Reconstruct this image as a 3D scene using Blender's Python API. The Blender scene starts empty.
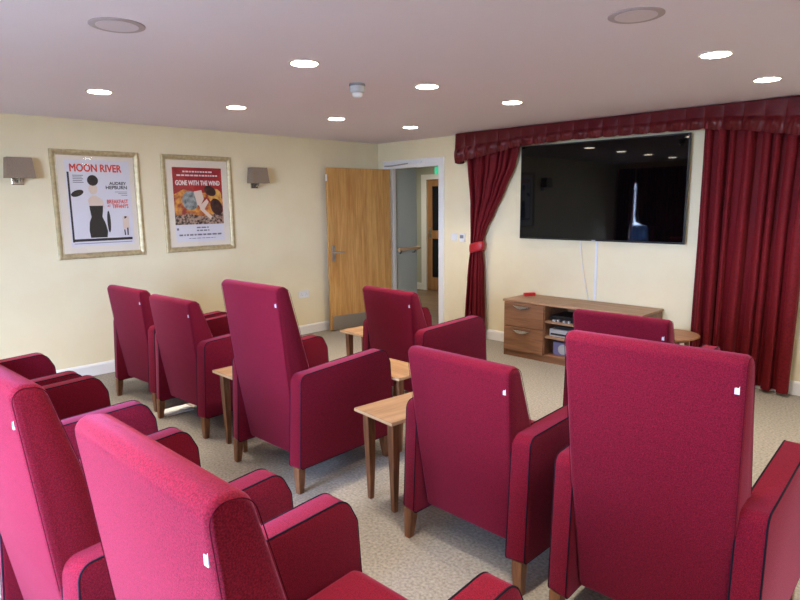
import bpy, bmesh, math, random
from mathutils import Vector, Matrix
random.seed(7)
PI = math.pi
C = bpy.context.scene.collection
sc = bpy.context.scene

# ------------------------------------------------------------------ helpers
def link(o, parent=None):
    C.objects.link(o)
    if parent is not None: o.parent = parent
    return o
def tag(o, label=None, cat=None, group=None, kind=None):
    if label: o['label'] = label
    if cat: o['category'] = cat
    if group: o['group'] = group
    if kind: o['kind'] = kind
    return o
def empty(name, loc=(0,0,0), rz=0, parent=None):
    o = bpy.data.objects.new(name, None); o.location = loc; o.rotation_euler = (0,0,rz)
    o.empty_display_size = .1
    return link(o, parent)
def obj(name, bm, mat, parent=None, smooth=False, loc=None):
    me = bpy.data.meshes.new(name)
    bmesh.ops.recalc_face_normals(bm, faces=bm.faces[:])
    bm.to_mesh(me); bm.free()
    if isinstance(mat, (list, tuple)):
        for m in mat: me.materials.append(m)
    else: me.materials.append(mat)
    if smooth:
        for p in me.polygons: p.use_smooth = True
        try: me.set_sharp_from_angle(angle=math.radians(40))
        except Exception: pass
    o = bpy.data.objects.new(name, me)
    if loc: o.location = loc
    return link(o, parent)
def B(): return bmesh.new()
def quad(bm, pts, mi=0):
    f = bm.faces.new([bm.verts.new(p) for p in pts]); f.material_index = mi; return f
def box(bm, a, b, bev=0, seg=2, mi=0):
    x0,y0,z0 = [min(a[i],b[i]) for i in range(3)]; x1,y1,z1 = [max(a[i],b[i]) for i in range(3)]
    t = bmesh.new()
    v = [t.verts.new((x,y,z)) for z in (z0,z1) for (x,y) in ((x0,y0),(x1,y0),(x1,y1),(x0,y1))]
    for f in ((0,3,2,1),(4,5,6,7),(0,1,5,4),(1,2,6,5),(2,3,7,6),(3,0,4,7)): t.faces.new([v[i] for i in f])
    if bev: bmesh.ops.bevel(t, geom=t.edges[:], offset=bev, segments=seg, affect='EDGES', profile=.5)
    merge(bm, t, mi)
def merge(bm, t, mi=None, M=None):
    mp = {}
    for v in t.verts: mp[v] = bm.verts.new(M @ v.co if M else v.co)
    for f in t.faces:
        try:
            g = bm.faces.new([mp[v] for v in f.verts]); g.material_index = f.material_index if mi is None else mi
        except ValueError: pass
    t.free()
def loft(bm, rings, caps=True, closed=True, mi=0):
    R = [[bm.verts.new(p) for p in r] for r in rings]
    n = len(R[0])
    for a, b in zip(R[:-1], R[1:]):
        for i in range(n if closed else n-1):
            f = bm.faces.new((a[i], a[(i+1)%n], b[(i+1)%n], b[i])); f.material_index = mi
    if caps:
        f = bm.faces.new(R[0][::-1]); f.material_index = mi
        f = bm.faces.new(R[-1]); f.material_index = mi
    return R
def tube(bm, pts, r, n=8, closed=False):
    pts = [Vector(p) for p in pts]; N = len(pts); rings = []
    prev = None
    for i, p in enumerate(pts):
        if closed: d = pts[(i+1)%N]-pts[i-1]
        else: d = (pts[min(i+1,N-1)]-pts[max(i-1,0)])
        d.normalize()
        if prev is None:
            up = Vector((0,0,1)) if abs(d.z) < .9 else Vector((1,0,0))
            u = d.cross(up).normalized()
        else:
            u = (prev - d*prev.dot(d)).normalized()
        prev = u; w = d.cross(u)
        rr = r[i] if isinstance(r, (list,tuple)) else r
        rings.append([p + (u*math.cos(2*PI*k/n)+w*math.sin(2*PI*k/n))*rr for k in range(n)])
    if closed: rings.append(rings[0]); loft(bm, rings, caps=False)
    else: loft(bm, rings)
def lathe(bm, prof, c=(0,0,0), n=32, mi=0, axis='z'):
    rings = []
    for r, z in prof:
        rings.append([Vector((c[0]+max(r,1e-4)*math.cos(2*PI*k/n), c[1]+max(r,1e-4)*math.sin(2*PI*k/n), c[2]+z)) for k in range(n)])
    loft(bm, rings, mi=mi)
def rounded(poly, radii, seg=5):
    """poly: list of 2D points, radii per point -> rounded outline"""
    out = []; n = len(poly)
    for i, p in enumerate(poly):
        r = radii[i] if isinstance(radii, (list,tuple)) else radii
        p = Vector(p); a = Vector(poly[i-1]); b = Vector(poly[(i+1)%n])
        if r <= 0: out.append(p); continue
        u = (a-p).normalized(); v = (b-p).normalized()
        ang = u.angle(v); t = r/math.tan(ang/2)
        t = min(t, (a-p).length*.48, (b-p).length*.48); rr = t*math.tan(ang/2)
        c = p + (u+v).normalized()*(rr/math.sin(ang/2))
        s = p+u*t; e = p+v*t
        a0 = math.atan2(s.y-c.y, s.x-c.x); a1 = math.atan2(e.y-c.y, e.x-c.x)
        d = (a1-a0+PI)%(2*PI)-PI
        for k in range(seg+1):
            t_ = a0+d*k/seg; out.append(Vector((c.x+rr*math.cos(t_), c.y+rr*math.sin(t_))))
    return out
def slab(bm, outline, x0, x1, bev=.008, fx=None, nx=1):
    """outline in (y,z), extruded along x with softened perimeter; fx(z) scales x"""
    cy = sum(p.x for p in outline)/len(outline); cz = sum(p.y for p in outline)/len(outline)
    fx = fx or (lambda z: 1)
    def inset(d):
        n = len(outline); o = []
        for i, p in enumerate(outline):
            a = outline[i-1]; b = outline[(i+1)%n]
            e1 = (p-a); e2 = (b-p)
            if e1.length < 1e-7: e1 = e2
            if e2.length < 1e-7: e2 = e1
            e1 = e1.normalized(); e2 = e2.normalized()
            nrm = Vector((-(e1.y+e2.y), e1.x+e2.x))
            nrm = nrm.normalized() if nrm.length > 1e-6 else Vector((0,0))
            o.append(p + nrm*d*SG)
        return o
    A = sum(outline[i-1].x*outline[i].y-outline[i].x*outline[i-1].y for i in range(len(outline)))
    SG = 1 if A > 0 else -1
    steps = [(0, bev), (bev*.15, bev*.5), (bev*.5, bev*.15), (bev, 0)]
    rings = []
    for dx, ins in steps: rings.append((x0+dx, inset(ins)))
    for dx, ins in steps[::-1]: rings.append((x1-dx, inset(ins)))
    loft(bm, [[Vector((x*fx(p.y), p.x, p.y)) for p in o] for x, o in rings])
def copy_tree(o, parent=None):
    c = o.copy(); C.objects.link(c)
    if parent is not None: c.parent = parent
    for ch in kids.get(o, []):
        k = copy_tree(ch, c)
        kids.setdefault(c, []).append(k)
    return c
kids = {}
def reg():
    kids.clear()
    for o in list(C.objects):
        if o.parent: kids.setdefault(o.parent, []).append(o)

# ------------------------------------------------------------------ materials
def srgb(r, g, b):
    f = lambda c: (c/255/12.92) if c/255 <= .04045 else ((c/255+.055)/1.055)**2.4
    return (f(r), f(g), f(b), 1)
def mat(name, col, rough=.6, metal=0, sheen=0, sheen_tint=None, spec=.5, coat=0, trans=0, emit=None, es=0):
    m = bpy.data.materials.new(name); m.use_nodes = True
    b = m.node_tree.nodes['Principled BSDF']
    b.inputs['Base Color'].default_value = col
    b.inputs['Roughness'].default_value = rough
    b.inputs['Metallic'].default_value = metal
    b.inputs['Specular IOR Level'].default_value = spec
    if sheen:
        b.inputs['Sheen Weight'].default_value = sheen
        b.inputs['Sheen Roughness'].default_value = .45
        if sheen_tint: b.inputs['Sheen Tint'].default_value = sheen_tint
    if coat: b.inputs['Coat Weight'].default_value = coat
    if trans: b.inputs['Transmission Weight'].default_value = trans
    if emit:
        b.inputs['Emission Color'].default_value = emit; b.inputs['Emission Strength'].default_value = es
    return m
def nodes(m):
    nt = m.node_tree; return nt, nt.nodes, nt.links, nt.nodes['Principled BSDF']
def noisy(m, scale, c1, c2, detail=4, bump=0, bscale=None, bdist=.002, stretch=(1,1,1), lo=.35, hi=.65, coords='Object'):
    nt, N, L, b = nodes(m)
    tc = N.new('ShaderNodeTexCoord'); mp = N.new('ShaderNodeMapping'); mp.inputs['Scale'].default_value = stretch
    L.new(tc.outputs[coords], mp.inputs[0])
    n = N.new('ShaderNodeTexNoise'); n.inputs['Scale'].default_value = scale; n.inputs['Detail'].default_value = detail
    L.new(mp.outputs[0], n.inputs['Vector'])
    r = N.new('ShaderNodeValToRGB'); r.color_ramp.elements[0].position = lo; r.color_ramp.elements[1].position = hi
    r.color_ramp.elements[0].color = c1; r.color_ramp.elements[1].color = c2
    L.new(n.outputs['Fac'], r.inputs[0]); L.new(r.outputs[0], b.inputs['Base Color'])
    if bump:
        n2 = N.new('ShaderNodeTexNoise'); n2.inputs['Scale'].default_value = bscale or scale; n2.inputs['Detail'].default_value = 3
        L.new(mp.outputs[0], n2.inputs['Vector'])
        bp = N.new('ShaderNodeBump'); bp.inputs['Strength'].default_value = bump; bp.inputs['Distance'].default_value = bdist
        L.new(n2.outputs['Fac'], bp.inputs['Height']); L.new(bp.outputs[0], b.inputs['Normal'])
    return m

M = {}
M['fabric'] = noisy(mat('crimson_tweed', srgb(108,14,36), .9, sheen=.22, sheen_tint=srgb(255,150,205), spec=.12), 330,
                    srgb(84,8,25), srgb(122,18,42), detail=3, bump=.5, bscale=420, bdist=.0012)
M['piping'] = mat('navy_piping', srgb(18,11,28), .85, spec=.2)
M['seam'] = mat('dark_crimson_seam', srgb(76,8,28), .9, spec=.1)
M['leg'] = noisy(mat('walnut_leg', srgb(110,72,48), .45), 14, srgb(96,60,38), srgb(134,90,60), stretch=(4,4,.5))
M['tag'] = mat('white_tag', srgb(196,202,212), .7)
M['teal'] = mat('teal_print', srgb(40,150,150), .6)
M['curtain'] = noisy(mat('crimson_velvet', srgb(112,8,22), .7, sheen=.12, sheen_tint=srgb(255,120,130), spec=.25), 60,
                     srgb(92,5,15), srgb(114,9,22), bump=.2, bscale=120, bdist=.001)
M['satin'] = mat('red_satin', srgb(170,18,34), .4, sheen=.2)
M['pelmet'] = noisy(mat('pelmet_satin', srgb(98,6,22), .42, sheen=.05, sheen_tint=srgb(255,120,130), spec=.4), 50,
                    srgb(80,4,15), srgb(98,8,22), bump=.15, bscale=90, bdist=.001)
M['wall'] = noisy(mat('cream_paint', srgb(236,224,188), .85, spec=.2), 3, srgb(235,222,186), srgb(238,227,192), bump=.05, bscale=220, bdist=.0006)
M['ceiling'] = mat('ceiling_paint', srgb(230,222,232), .95, spec=.1)
M['white'] = mat('white_gloss_paint', srgb(236,236,234), .35)
M['plastic'] = mat('white_plastic', srgb(230,232,234), .4)
M['greyplastic'] = mat('grey_plastic', srgb(130,134,138), .4)
M['carpet'] = noisy(mat('beige_carpet', srgb(160,152,142), .98, spec=.05), 70, srgb(128,123,116), srgb(167,161,153), detail=7,
                    bump=.8, bscale=260, bdist=.005, lo=.3, hi=.7)
M['paving'] = noisy(mat('paving', srgb(110,116,100), .9), 4, srgb(96,104,86), srgb(124,126,116))
M['gold'] = noisy(mat('champagne_gold', srgb(200,184,146), .45, metal=.55), 30, srgb(188,172,132), srgb(208,194,156), bump=.2, bscale=60, bdist=.001)
M['mount'] = mat('mount_board', srgb(232,222,204), .8)
M['paper'] = mat('print_paper', srgb(222,220,226), .6)
M['ink'] = mat('black_ink', srgb(28,24,28), .6)
M['greyink'] = mat('grey_ink', srgb(120,116,124), .6)
M['redink'] = mat('vermilion_ink', srgb(214,66,48), .6)
M['whiteink'] = mat('white_ink', srgb(236,226,224), .6)
M['skinink'] = mat('pale_ink', srgb(226,206,188), .6)
M['posterred'] = noisy(mat('poster_red', srgb(170,34,40), .6), 9, srgb(150,28,36), srgb(184,44,44))
M['fire'] = noisy(mat('poster_orange', srgb(190,90,44), .6), 14, srgb(150,40,34), srgb(226,160,70), detail=5, lo=.4, hi=.62)
M['slate'] = noisy(mat('poster_slate', srgb(110,122,124), .6), 22, srgb(84,92,96), srgb(160,168,166))
M['umber'] = noisy(mat('poster_umber', srgb(56,32,30), .6), 20, srgb(40,22,24), srgb(84,50,40))
M['ochre'] = noisy(mat('poster_ochre', srgb(210,160,70), .6), 20, srgb(190,120,50), srgb(232,190,100))
M['rubble'] = noisy(mat('poster_rubble', srgb(110,90,80), .6), 45, srgb(60,40,36), srgb(180,150,130), lo=.42, hi=.58)
M['shade'] = noisy(mat('taupe_shade', srgb(142,124,106), .85), 120, srgb(136,118,100), srgb(148,130,112))
M['chrome'] = mat('brushed_chrome', srgb(190,188,184), .25, metal=1)
M['steel'] = mat('satin_steel', srgb(176,172,166), .4, metal=.85)
M['black'] = mat('black_gloss', srgb(4,4,5), .025, spec=.26)
M['bezel'] = mat('black_bezel', srgb(14,14,15), .3)
M['dark'] = mat('dark_plastic', srgb(24,24,26), .5)
M['silver'] = mat('silver_plastic', srgb(186,190,196), .35, metal=.3)
M['violet'] = mat('violet_plastic', srgb(120,118,160), .4)
M['redplastic'] = mat('red_plastic', srgb(196,34,40), .4)
M['green'] = mat('exit_green', srgb(60,200,150), .5, emit=srgb(70,200,150), es=.7)
M['slateglass'] = mat('dark_glass', srgb(26,26,30), .15)
M['greenwall'] = mat('corridor_paint', srgb(176,180,166), .85)
M['led'] = mat('downlight_glow', (1,.9,.75,1), .5, emit=(1,.87,.68,1), es=45)
M['rim'] = mat('downlight_rim', srgb(220,214,208), .5)
M['grille'] = mat('speaker_grille', srgb(212,202,210), .9)
M['grillerim'] = mat('speaker_rim', srgb(176,164,170), .8)
M['bluefabric'] = mat('pale_blue_shade', srgb(170,200,236), .9)

def wood(name, c1, c2, axis=0, scale=1.0, rough=.45, rings=6, dist=3):
    m = mat(name, c1, rough); nt, N, L, b = nodes(m)
    tc = N.new('ShaderNodeTexCoord'); mp = N.new('ShaderNodeMapping')
    s = [9*scale]*3; s[axis] = .7*scale; mp.inputs['Scale'].default_value = s
    L.new(tc.outputs['Object'], mp.inputs[0])
    n = N.new('ShaderNodeTexNoise'); n.inputs['Scale'].default_value = 1.6; n.inputs['Detail'].default_value = 6; n.inputs['Distortion'].default_value = dist*.25
    L.new(mp.outputs[0], n.inputs['Vector'])
    n2 = N.new('ShaderNodeTexNoise'); n2.inputs['Scale'].default_value = 9; n2.inputs['Detail'].default_value = 3
    L.new(mp.outputs[0], n2.inputs['Vector'])
    mx = N.new('ShaderNodeMath'); mx.operation = 'MULTIPLY_ADD'; mx.inputs[1].default_value = .35; L.new(n2.outputs['Fac'], mx.inputs[0])
    m2 = N.new('ShaderNodeMath'); m2.operation = 'MULTIPLY'; m2.inputs[1].default_value = .65; L.new(n.outputs['Fac'], m2.inputs[0]); L.new(m2.outputs[0], mx.inputs[2])
    r = N.new('ShaderNodeValToRGB'); r.color_ramp.elements[0].position = .38; r.color_ramp.elements[1].position = .62
    r.color_ramp.elements[0].color = c2; r.color_ramp.elements[1].color = c1
    L.new(mx.outputs[0], r.inputs[0]); L.new(r.outputs[0], b.inputs['Base Color'])
    return m
M['oak'] = wood('oak_door', srgb(206,160,96), srgb(178,126,66), axis=2)
M['tablewood'] = wood('table_walnut', srgb(174,138,104), srgb(138,104,74), axis=1)
M['cabinet'] = wood('cabinet_walnut', srgb(150,106,76), srgb(116,78,54), axis=0)
M['tabledge'] = mat('table_edge', srgb(196,164,128), .5)
M['cabtop'] = wood('cabinet_top', srgb(170,134,104), srgb(140,106,80), axis=0)
M['railwood'] = mat('rail_wood', srgb(206,170,130), .5)
M['browndoor'] = wood('brown_door', srgb(170,126,84), srgb(140,100,64), axis=2)
M['hallfloor'] = wood('hall_floor', srgb(128,104,82), srgb(100,80,62), axis=0)

# glass: clear pane
def glass(name):
    m = bpy.data.materials.new(name); m.use_nodes = True; nt = m.node_tree
    for n in list(nt.nodes): nt.nodes.remove(n)
    out = nt.nodes.new('ShaderNodeOutputMaterial'); mx = nt.nodes.new('ShaderNodeMixShader')
    t = nt.nodes.new('ShaderNodeBsdfTransparent'); g = nt.nodes.new('ShaderNodeBsdfGlossy'); g.inputs['Roughness'].default_value = .03
    lw = nt.nodes.new('ShaderNodeLayerWeight'); lw.inputs[0].default_value = .5
    pw = nt.nodes.new('ShaderNodeMath'); pw.operation = 'POWER'; pw.inputs[1].default_value = 5; nt.links.new(lw.outputs['Facing'], pw.inputs[0])
    fr = nt.nodes.new('ShaderNodeMath'); fr.operation = 'MULTIPLY_ADD'; fr.inputs[1].default_value = .9; fr.inputs[2].default_value = .04; nt.links.new(pw.outputs[0], fr.inputs[0])
    nt.links.new(fr.outputs[0], mx.inputs[0]); nt.links.new(t.outputs[0], mx.inputs[1]); nt.links.new(g.outputs[0], mx.inputs[2])
    nt.links.new(mx.outputs[0], out.inputs[0]); return m
M['glass'] = glass('clear_glass')

# ------------------------------------------------------------------ room shell
H = 2.375; XR = 8.0; YB = -7.2; T = .12
def struct(name, bm, m, parent=None, label=None):
    o = obj(name, bm, m, parent); tag(o, label, None, None, 'structure' if parent is None else None); return o
bm = B(); box(bm, (-.12,YB-T,-.05), (XR+T,T,0)); struct('floor', bm, M['carpet'], label='beige carpet floor')
bm = B(); box(bm, (-T,YB-T,H), (XR+T,T,H+.08)); struct('ceiling', bm, M['ceiling'], label='plain off-white ceiling')
bm = B(); box(bm, (-T,YB-T,0), (0,T,H)); struct('wall_left', bm, M['wall'], label='cream wall with the framed posters')
DX0, DX1, DZ = .178, 1.095, 2.070
bm = B(); box(bm, (0,0,0), (DX0,T,H)); box(bm, (DX0,0,DZ), (DX1,T,H)); box(bm, (DX1,0,0), (XR+T,T,H))
struct('wall_front', bm, M['wall'], label='cream wall behind the television')
bm = B(); box(bm, (XR,YB-T,0), (XR+T,0,H)); struct('wall_right', bm, M['wall'])
# rear wall with two windows
W1 = (.35,1.05,.75,2.0); W2 = (3.2,5.2,.8,2.15)
bm = B()
xs = [0, W1[0], W1[1], W2[0], W2[1], XR]
box(bm, (xs[0],YB-T,0), (xs[1],YB,H)); box(bm, (xs[2],YB-T,0), (xs[3],YB,H)); box(bm, (xs[4],YB-T,0), (xs[5],YB,H))
for w in (W1, W2):
    box(bm, (w[0],YB-T,0), (w[1],YB,w[2])); box(bm, (w[0],YB-T,w[3]), (w[1],YB,H))
struct('wall_back', bm, M['wall'])
for i, (w, nm) in enumerate(((W1,1),(W2,3))):
    e = empty('window_%d' % (i+1), ((w[0]+w[1])/2, YB-.06, w[2])); tag(e, kind='structure')
    hw = (w[1]-w[0])/2; hh = w[3]-w[2]
    bm = B(); f = .05
    box(bm, (-hw,-.03,0), (hw,.03,f)); box(bm, (-hw,-.03,hh-f), (hw,.03,hh))
    for k in range(nm+1):
        x = -hw+f/2+(2*hw-f)*k/nm; box(bm, (x-f/2,-.03,f), (x+f/2,.03,hh-f))
    obj('window_frame', bm, M['white'], e)
    bm = B(); box(bm, (-hw,-.003,f), (hw,.003,hh-f)); obj('window_pane', bm, M['glass'], e)
# baseboards
def skirt(name, a, b, nrm, lab=None):
    bm = B(); a = Vector(a); b = Vector(b); n = Vector(nrm)
    prof = [(0,0),(.018,0),(.018,.095),(.012,.108),(.006,.115),(0,.115)]
    loft(bm, [[p+n*u+Vector((0,0,v)) for u, v in prof] for p in (a, b)])
    struct(name, bm, M['white'], label=lab)
skirt('baseboard_left', (0,YB+.02,0), (0,-.0,0), (1,0,0))
skirt('baseboard_front', (DX1+.075,0,0), (XR,0,0), (0,-1,0))
skirt('baseboard_right', (XR,0,0), (XR,YB,0), (-1,0,0))
skirt('baseboard_back', (XR,YB,0), (.02,YB,0), (0,1,0))
# door architrave and lining
bm = B()
aw = .07
box(bm, (DX0-aw,-.018,0), (DX0,.0,DZ+aw), .004); box(bm, (DX1,-.018,0), (DX1+aw,.0,DZ+aw), .004); box(bm, (DX0,-.018,DZ), (DX1,.0,DZ+aw), .004)
box(bm, (DX0,-.006,0), (DX0+.022,T+.006,DZ)); box(bm, (DX1-.022,-.006,0), (DX1,T+.006,DZ)); box(bm, (DX0+.022,-.006,DZ-.03), (DX1-.022,T+.006,DZ))
box(bm, (DX0+.022,.05,0), (DX0+.036,.09,DZ-.03)); box(bm, (DX1-.036,.05,0), (DX1-.022,.09,DZ-.03))
struct('trim_1', bm, M['white'], label='white door frame around the open doorway')
# open door leaf
hx, hy = .215, -.03; ex, ey = .10, -.985
L_ = math.hypot(ex-hx, ey-hy); ang = math.atan2(ey-hy, ex-hx)
d = empty('door_1', (hx,hy,0), ang); tag(d, 'open oak door folded back against the left wall', kind='structure')
bm = B(); box(bm, (0,0,.012), (L_,.044,2.028), .002); leaf = obj('door_leaf', bm, M['oak'], d)
bm = B(); box(bm, (.03,.044,.015), (L_-.03,.047,.19), .001); obj('kick_plate', bm, M['steel'], d)
bm = B(); box(bm, (L_-.085,.044,.88), (L_-.04,.052,1.08), .004)
tube(bm, [(L_-.062,.05,1.0),(L_-.062,.095,1.0),(L_-.08,.103,1.0),(L_-.19,.103,1.0)], .010, 10)
tube(bm, [(L_-.062,.05,.92),(L_-.062,.062,.92)], .010, 10)
obj('door_handle', bm, M['steel'], d, True)
bm = B(); box(bm, (L_-.002,.008,1.87), (L_+.006,.036,1.95), .002); obj('door_catch', bm, M['plastic'], d)
bm = B()
for z in (.2,1.0,1.8): tube(bm, [(-.006,.03,z),(-.006,.03,z+.1)], .007, 8)
obj('door_hinge', bm, M['steel'], d, True)
# closer with slide arm over the doorway
e = empty('door_closer', (.30,-.018,2.088)); tag(e, 'slim white door closer arm over the open doorway', 'door closer')
bm = B(); box(bm, (-.02,-.03,-.006), (.52,-.002,.022), .005); obj('track', bm, M['plastic'], e)
bm = B(); tube(bm, [(.3,-.036,.0),(.02,-.052,-.02),(-.06,-.10,-.022)], .008, 8); obj('arm', bm, M['steel'], e, True)

# corridor beyond the doorway
cx0, cx1, cy1 = -3.2, 1.9, 2.6
bm = B(); box(bm, (cx0,T,-.05), (cx1,cy1,0)); struct('floor_hall', bm, M['hallfloor'])
bm = B(); box(bm, (cx0,T,2.3), (cx1,cy1,2.38)); struct('ceiling_hall', bm, M['ceiling'])
bm = B(); box(bm, (cx0,T,0), (.165,.57,2.3)); struct('wall_hall_left', bm, M['greenwall'])
bm = B(); box(bm, (cx1,T,0), (cx1+.1,cy1,2.3)); struct('wall_hall_right', bm, M['greenwall'])
bm = B(); box(bm, (cx0-.1,T,0), (cx0,cy1,2.3)); struct('wall_hall_end', bm, M['greenwall'])
hd0, hd1 = -1.42, -.50
bm = B(); box(bm, (cx0,cy1,-.05), (cx1,cy1+.06,2.35)); box(bm, (cx0,cy1-.08,0), (hd0,cy1,2.3)); box(bm, (hd1,cy1-.08,0), (cx1,cy1,2.3)); box(bm, (hd0,cy1-.08,2.0), (hd1,cy1,2.3))
struct('wall_hall_far', bm, M['greenwall'])
bm = B(); yf = cy1-.08
box(bm, (hd0-.11,yf-.02,0), (hd0,yf,2.09)); box(bm, (hd1,yf-.02,0), (hd1+.1,yf,2.09)); box(bm, (hd0,yf-.02,2.0), (hd1,yf,2.09))
struct('trim_2', bm, M['white'])
bm = B(); box(bm, (cx0,yf-.018,0), (hd0-.11,yf,.12)); box(bm, (hd1+.1,yf-.018,0), (cx1,yf,.12)); struct('baseboard_hall', bm, M['white'])
d = empty('door_2', (hd0,yf+.02,0)); tag(d, 'brown hall door with dark glazed panels', kind='structure')
bm = B(); w = hd1-hd0; box(bm, (.004,0,.01), (w-.004,.045,1.995), .002); obj('door_leaf', bm, M['browndoor'], d)
for z0, z1 in ((.25,.95),(1.1,1.88)):
    bm = B(); box(bm, (.13,-.004,z0), (w-.13,0,z1)); obj('glass_panel', bm, M['slateglass'], d)
bm = B(); box(bm, (.05,-.006,.95), (.09,0,1.15)); tube(bm, [(.07,0,1.05),(.07,-.05,1.05),(.15,-.05,1.05)], .008, 8); obj('door_handle', bm, M['steel'], d, True)
e = empty('handrail', (.165,.14,.97)); tag(e, 'wooden handrail on the grey-green corridor wall beyond the doorway', 'handrail')
bm = B(); tube(bm, [(.06,0,0),(.06,.40,0),(.05,.425,0),(.01,.432,0)], .022, 12); obj('rail', bm, M['railwood'], e, True)
for y in (.06,.34):
    bm = B(); tube(bm, [(0,y,-.06),(.035,y,-.06),(.06,y,-.02)], .008, 8); lathe(bm, [(.02,0),(.02,.006)], (.006,y,-.063), 12); obj('bracket', bm, M['chrome'], e, True)
e = empty('exit_sign', (-.02,1.25,2.3)); tag(e, 'small glowing green exit sign at the corridor ceiling', 'exit sign')
bm = B(); box(bm, (-.07,-.012,-.29), (.18,.012,-.16), .003); obj('sign_panel', bm, M['green'], e)
bm = B(); tube(bm, [(.05,0,-.17),(.05,0,0)], .006, 8); obj('hanger', bm, M['plastic'], e)

# ------------------------------------------------------------------ armchairs
def arm_outline(d=0):
    poly = [(0.0,.145),(.030,.676),(.69,.708),(.735,.62),(.765,.15)]
    return poly
def make_chair(name, hb, yt=-.045):
    r = empty(name)
    # back: reclined slab
    zt = hb
    s = (yt-.082)/(zt-.17)
    th_top = .085
    poly = [(.082,.17),(.082+s*(zt*.5-.17)-.010, zt*.5),(yt,zt),(yt+th_top,zt-.012),(.175,.66),(.27,.38),(.27,.17)]
    out = rounded(poly, [.02,.3,.038,.045,.3,.1,.02], 7)
    bm = B()
    wt, wb = .281, .256
    def fx(z):
        t = max(0, min(1, (z-.55)/.15)); return (wb+(wt-wb)*t)/wt if z < .75 else 1.0
    fx2 = lambda z: (wb + (wt-wb)*max(0,min(1,(z-.35)/.45)))/wt
    slab(bm, out, -wt, wt, .022, fx2)
    back = obj('backrest', bm, M['fabric'], r, True)
    # seams round both side faces
    for sgn in (-1,1):
        bm = B(); pts = []
        cy = .1
        for p in out:
            if p.y > .45: pts.append((sgn*(wt-.004)*fx2(p.y)+0, p.x, p.y))
        # inset a hair so that the cord sits on the rounded edge
        c = Vector((0, sum(p[1] for p in pts)/len(pts), sum(p[2] for p in pts)/len(pts)))
        pts2 = []
        for p in pts:
            v = Vector((0,p[1],p[2])); 
            k = .0085
            ctr = Vector((0, (yt+.088)/2+.07 if True else 0, p[2]))
            dirn = Vector((0, c.y-p[1], (c.z-p[2])*.6)); dirn.normalize()
            pts2.append((p[0], p[1]+dirn.y*k, p[2]+dirn.z*k))
        tube(bm, pts2, .0011, 6); obj('seam', bm, M['seam'], back, True)
    # maker's tag on the rear right edge
    zt2 = hb-.105; yr = yt + (zt2-zt)*s
    bm = B(); box(bm, (wt-.033,yr-.0025,zt2-.012), (wt-.020,yr+.006,zt2+.012))
    box(bm, (wt-.031,yr-.0030,zt2-.007), (wt-.022,yr-.0020,zt2+.007), mi=1)
    t_ = obj('label_tag', bm, [M['tag'], M['tag']], r); tag(t_, 'small white fabric tag near the top corner')
    # seat
    bm = B()
    so = rounded([(.22,.33),(.22,.455),(.70,.475),(.745,.44),(.745,.33)], [.02,.03,.05,.04,.02], 5)
    slab(bm, so, -.258, .258, .02); obj('seat', bm, M['fabric'], r, True)
    bm = B(); so = rounded([(.20,.17),(.20,.34),(.735,.34),(.745,.17)], .01, 3)
    slab(bm, so, -.258, .258, .006); obj('seat_base', bm, M['fabric'], r, True)
    # arms
    ao = rounded(arm_outline(), [.02,.045,.06,.06,.02], 7)
    for sgn in (-1,1):
        a, b = sorted((sgn*.347, sgn*.260))
        sh = lambda x, y: y+.018*max(0,(abs(x)-.260)/.087)**1.5*max(0,1-y/.14)
        bm = B(); slab(bm, ao, a, b, .008)
        for v in bm.verts: v.co.y = sh(v.co.x, v.co.y)
        am = obj('armrest', bm, M['fabric'], r, True)
        for x in (a+.004, b-.004):
            bm = B()
            n = len(ao)
            cc = Vector((.38,.42))
            pts = []
            for p in ao:
                q = p + (cc-p).normalized()*.002
                pts.append((x, sh(x, q.x), q.y))
            # the cord runs round the panel except along its underside
            k0 = max(range(n), key=lambda i: 0)
            tube(bm, pts, .0034, 6, closed=True); obj('piping', bm, M['piping'], am, True)
    # legs
    for sx in (-1,1):
        for y0, dy in ((.034,-.008),(.70,.012)):
            bm = B(); x = sx*.312
            rings = []
            for z, h, oy, ox in ((.15,.023,0,0),(.10,.022,dy*.25,0),(.0,.0155,dy,sx*.006)):
                rings.append([(x+ox-h,y0+oy-h,z),(x+ox+h,y0+oy-h,z),(x+ox+h,y0+oy+h,z),(x+ox-h,y0+oy+h,z)])
            loft(bm, rings); 
            obj('leg', bm, M['leg'], r)
    return r
low = make_chair('armchair', .966, -.025)
high = make_chair('high_back_armchair', 1.172, -.052)
reg()
G = 'crimson armchairs in three rows'
chairs = [
 (low, 1.142,-3.860,4.1,'low-back crimson armchair nearest the left wall in the middle row'),
 (low, 1.940,-3.859,3.5,'low-back crimson armchair in the middle row between the leftmost chair and a table'),
 (high,3.078,-3.880,1.4,'tall dark crimson armchair in the middle, between two side tables in its row'),
 (low, 2.798,-2.570,-3.0,'crimson armchair in the front row facing the open doorway end, right of a small table'),
 (low, 4.462,-3.775,-.7,'low-back crimson armchair right of the nearest side table with its back fully in view'),
 (high,5.300,-3.835,1.9,'tall crimson armchair farthest right, its broad back square to us'),
 (low, 4.542,-2.426,1.0,'low-back crimson armchair before the television cabinet, half hidden by the tall right chair'),
 (high,4.092,-5.335,3.2,'tall crimson armchair cut by the left edge, with a white and teal tag'),
 (high,4.975,-5.275,1.2,'nearest tall armchair in bright pinkish crimson with its seat visible at the bottom'),
 (high,2.975,-5.320,-.5,'crimson armchair of the back row mostly hidden behind the one cut by the left edge'),
 (low, 2.205,-5.355,0,'farthest crimson armchair of the back row, showing only its arms by the left wall'),
]
used = set()
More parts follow.
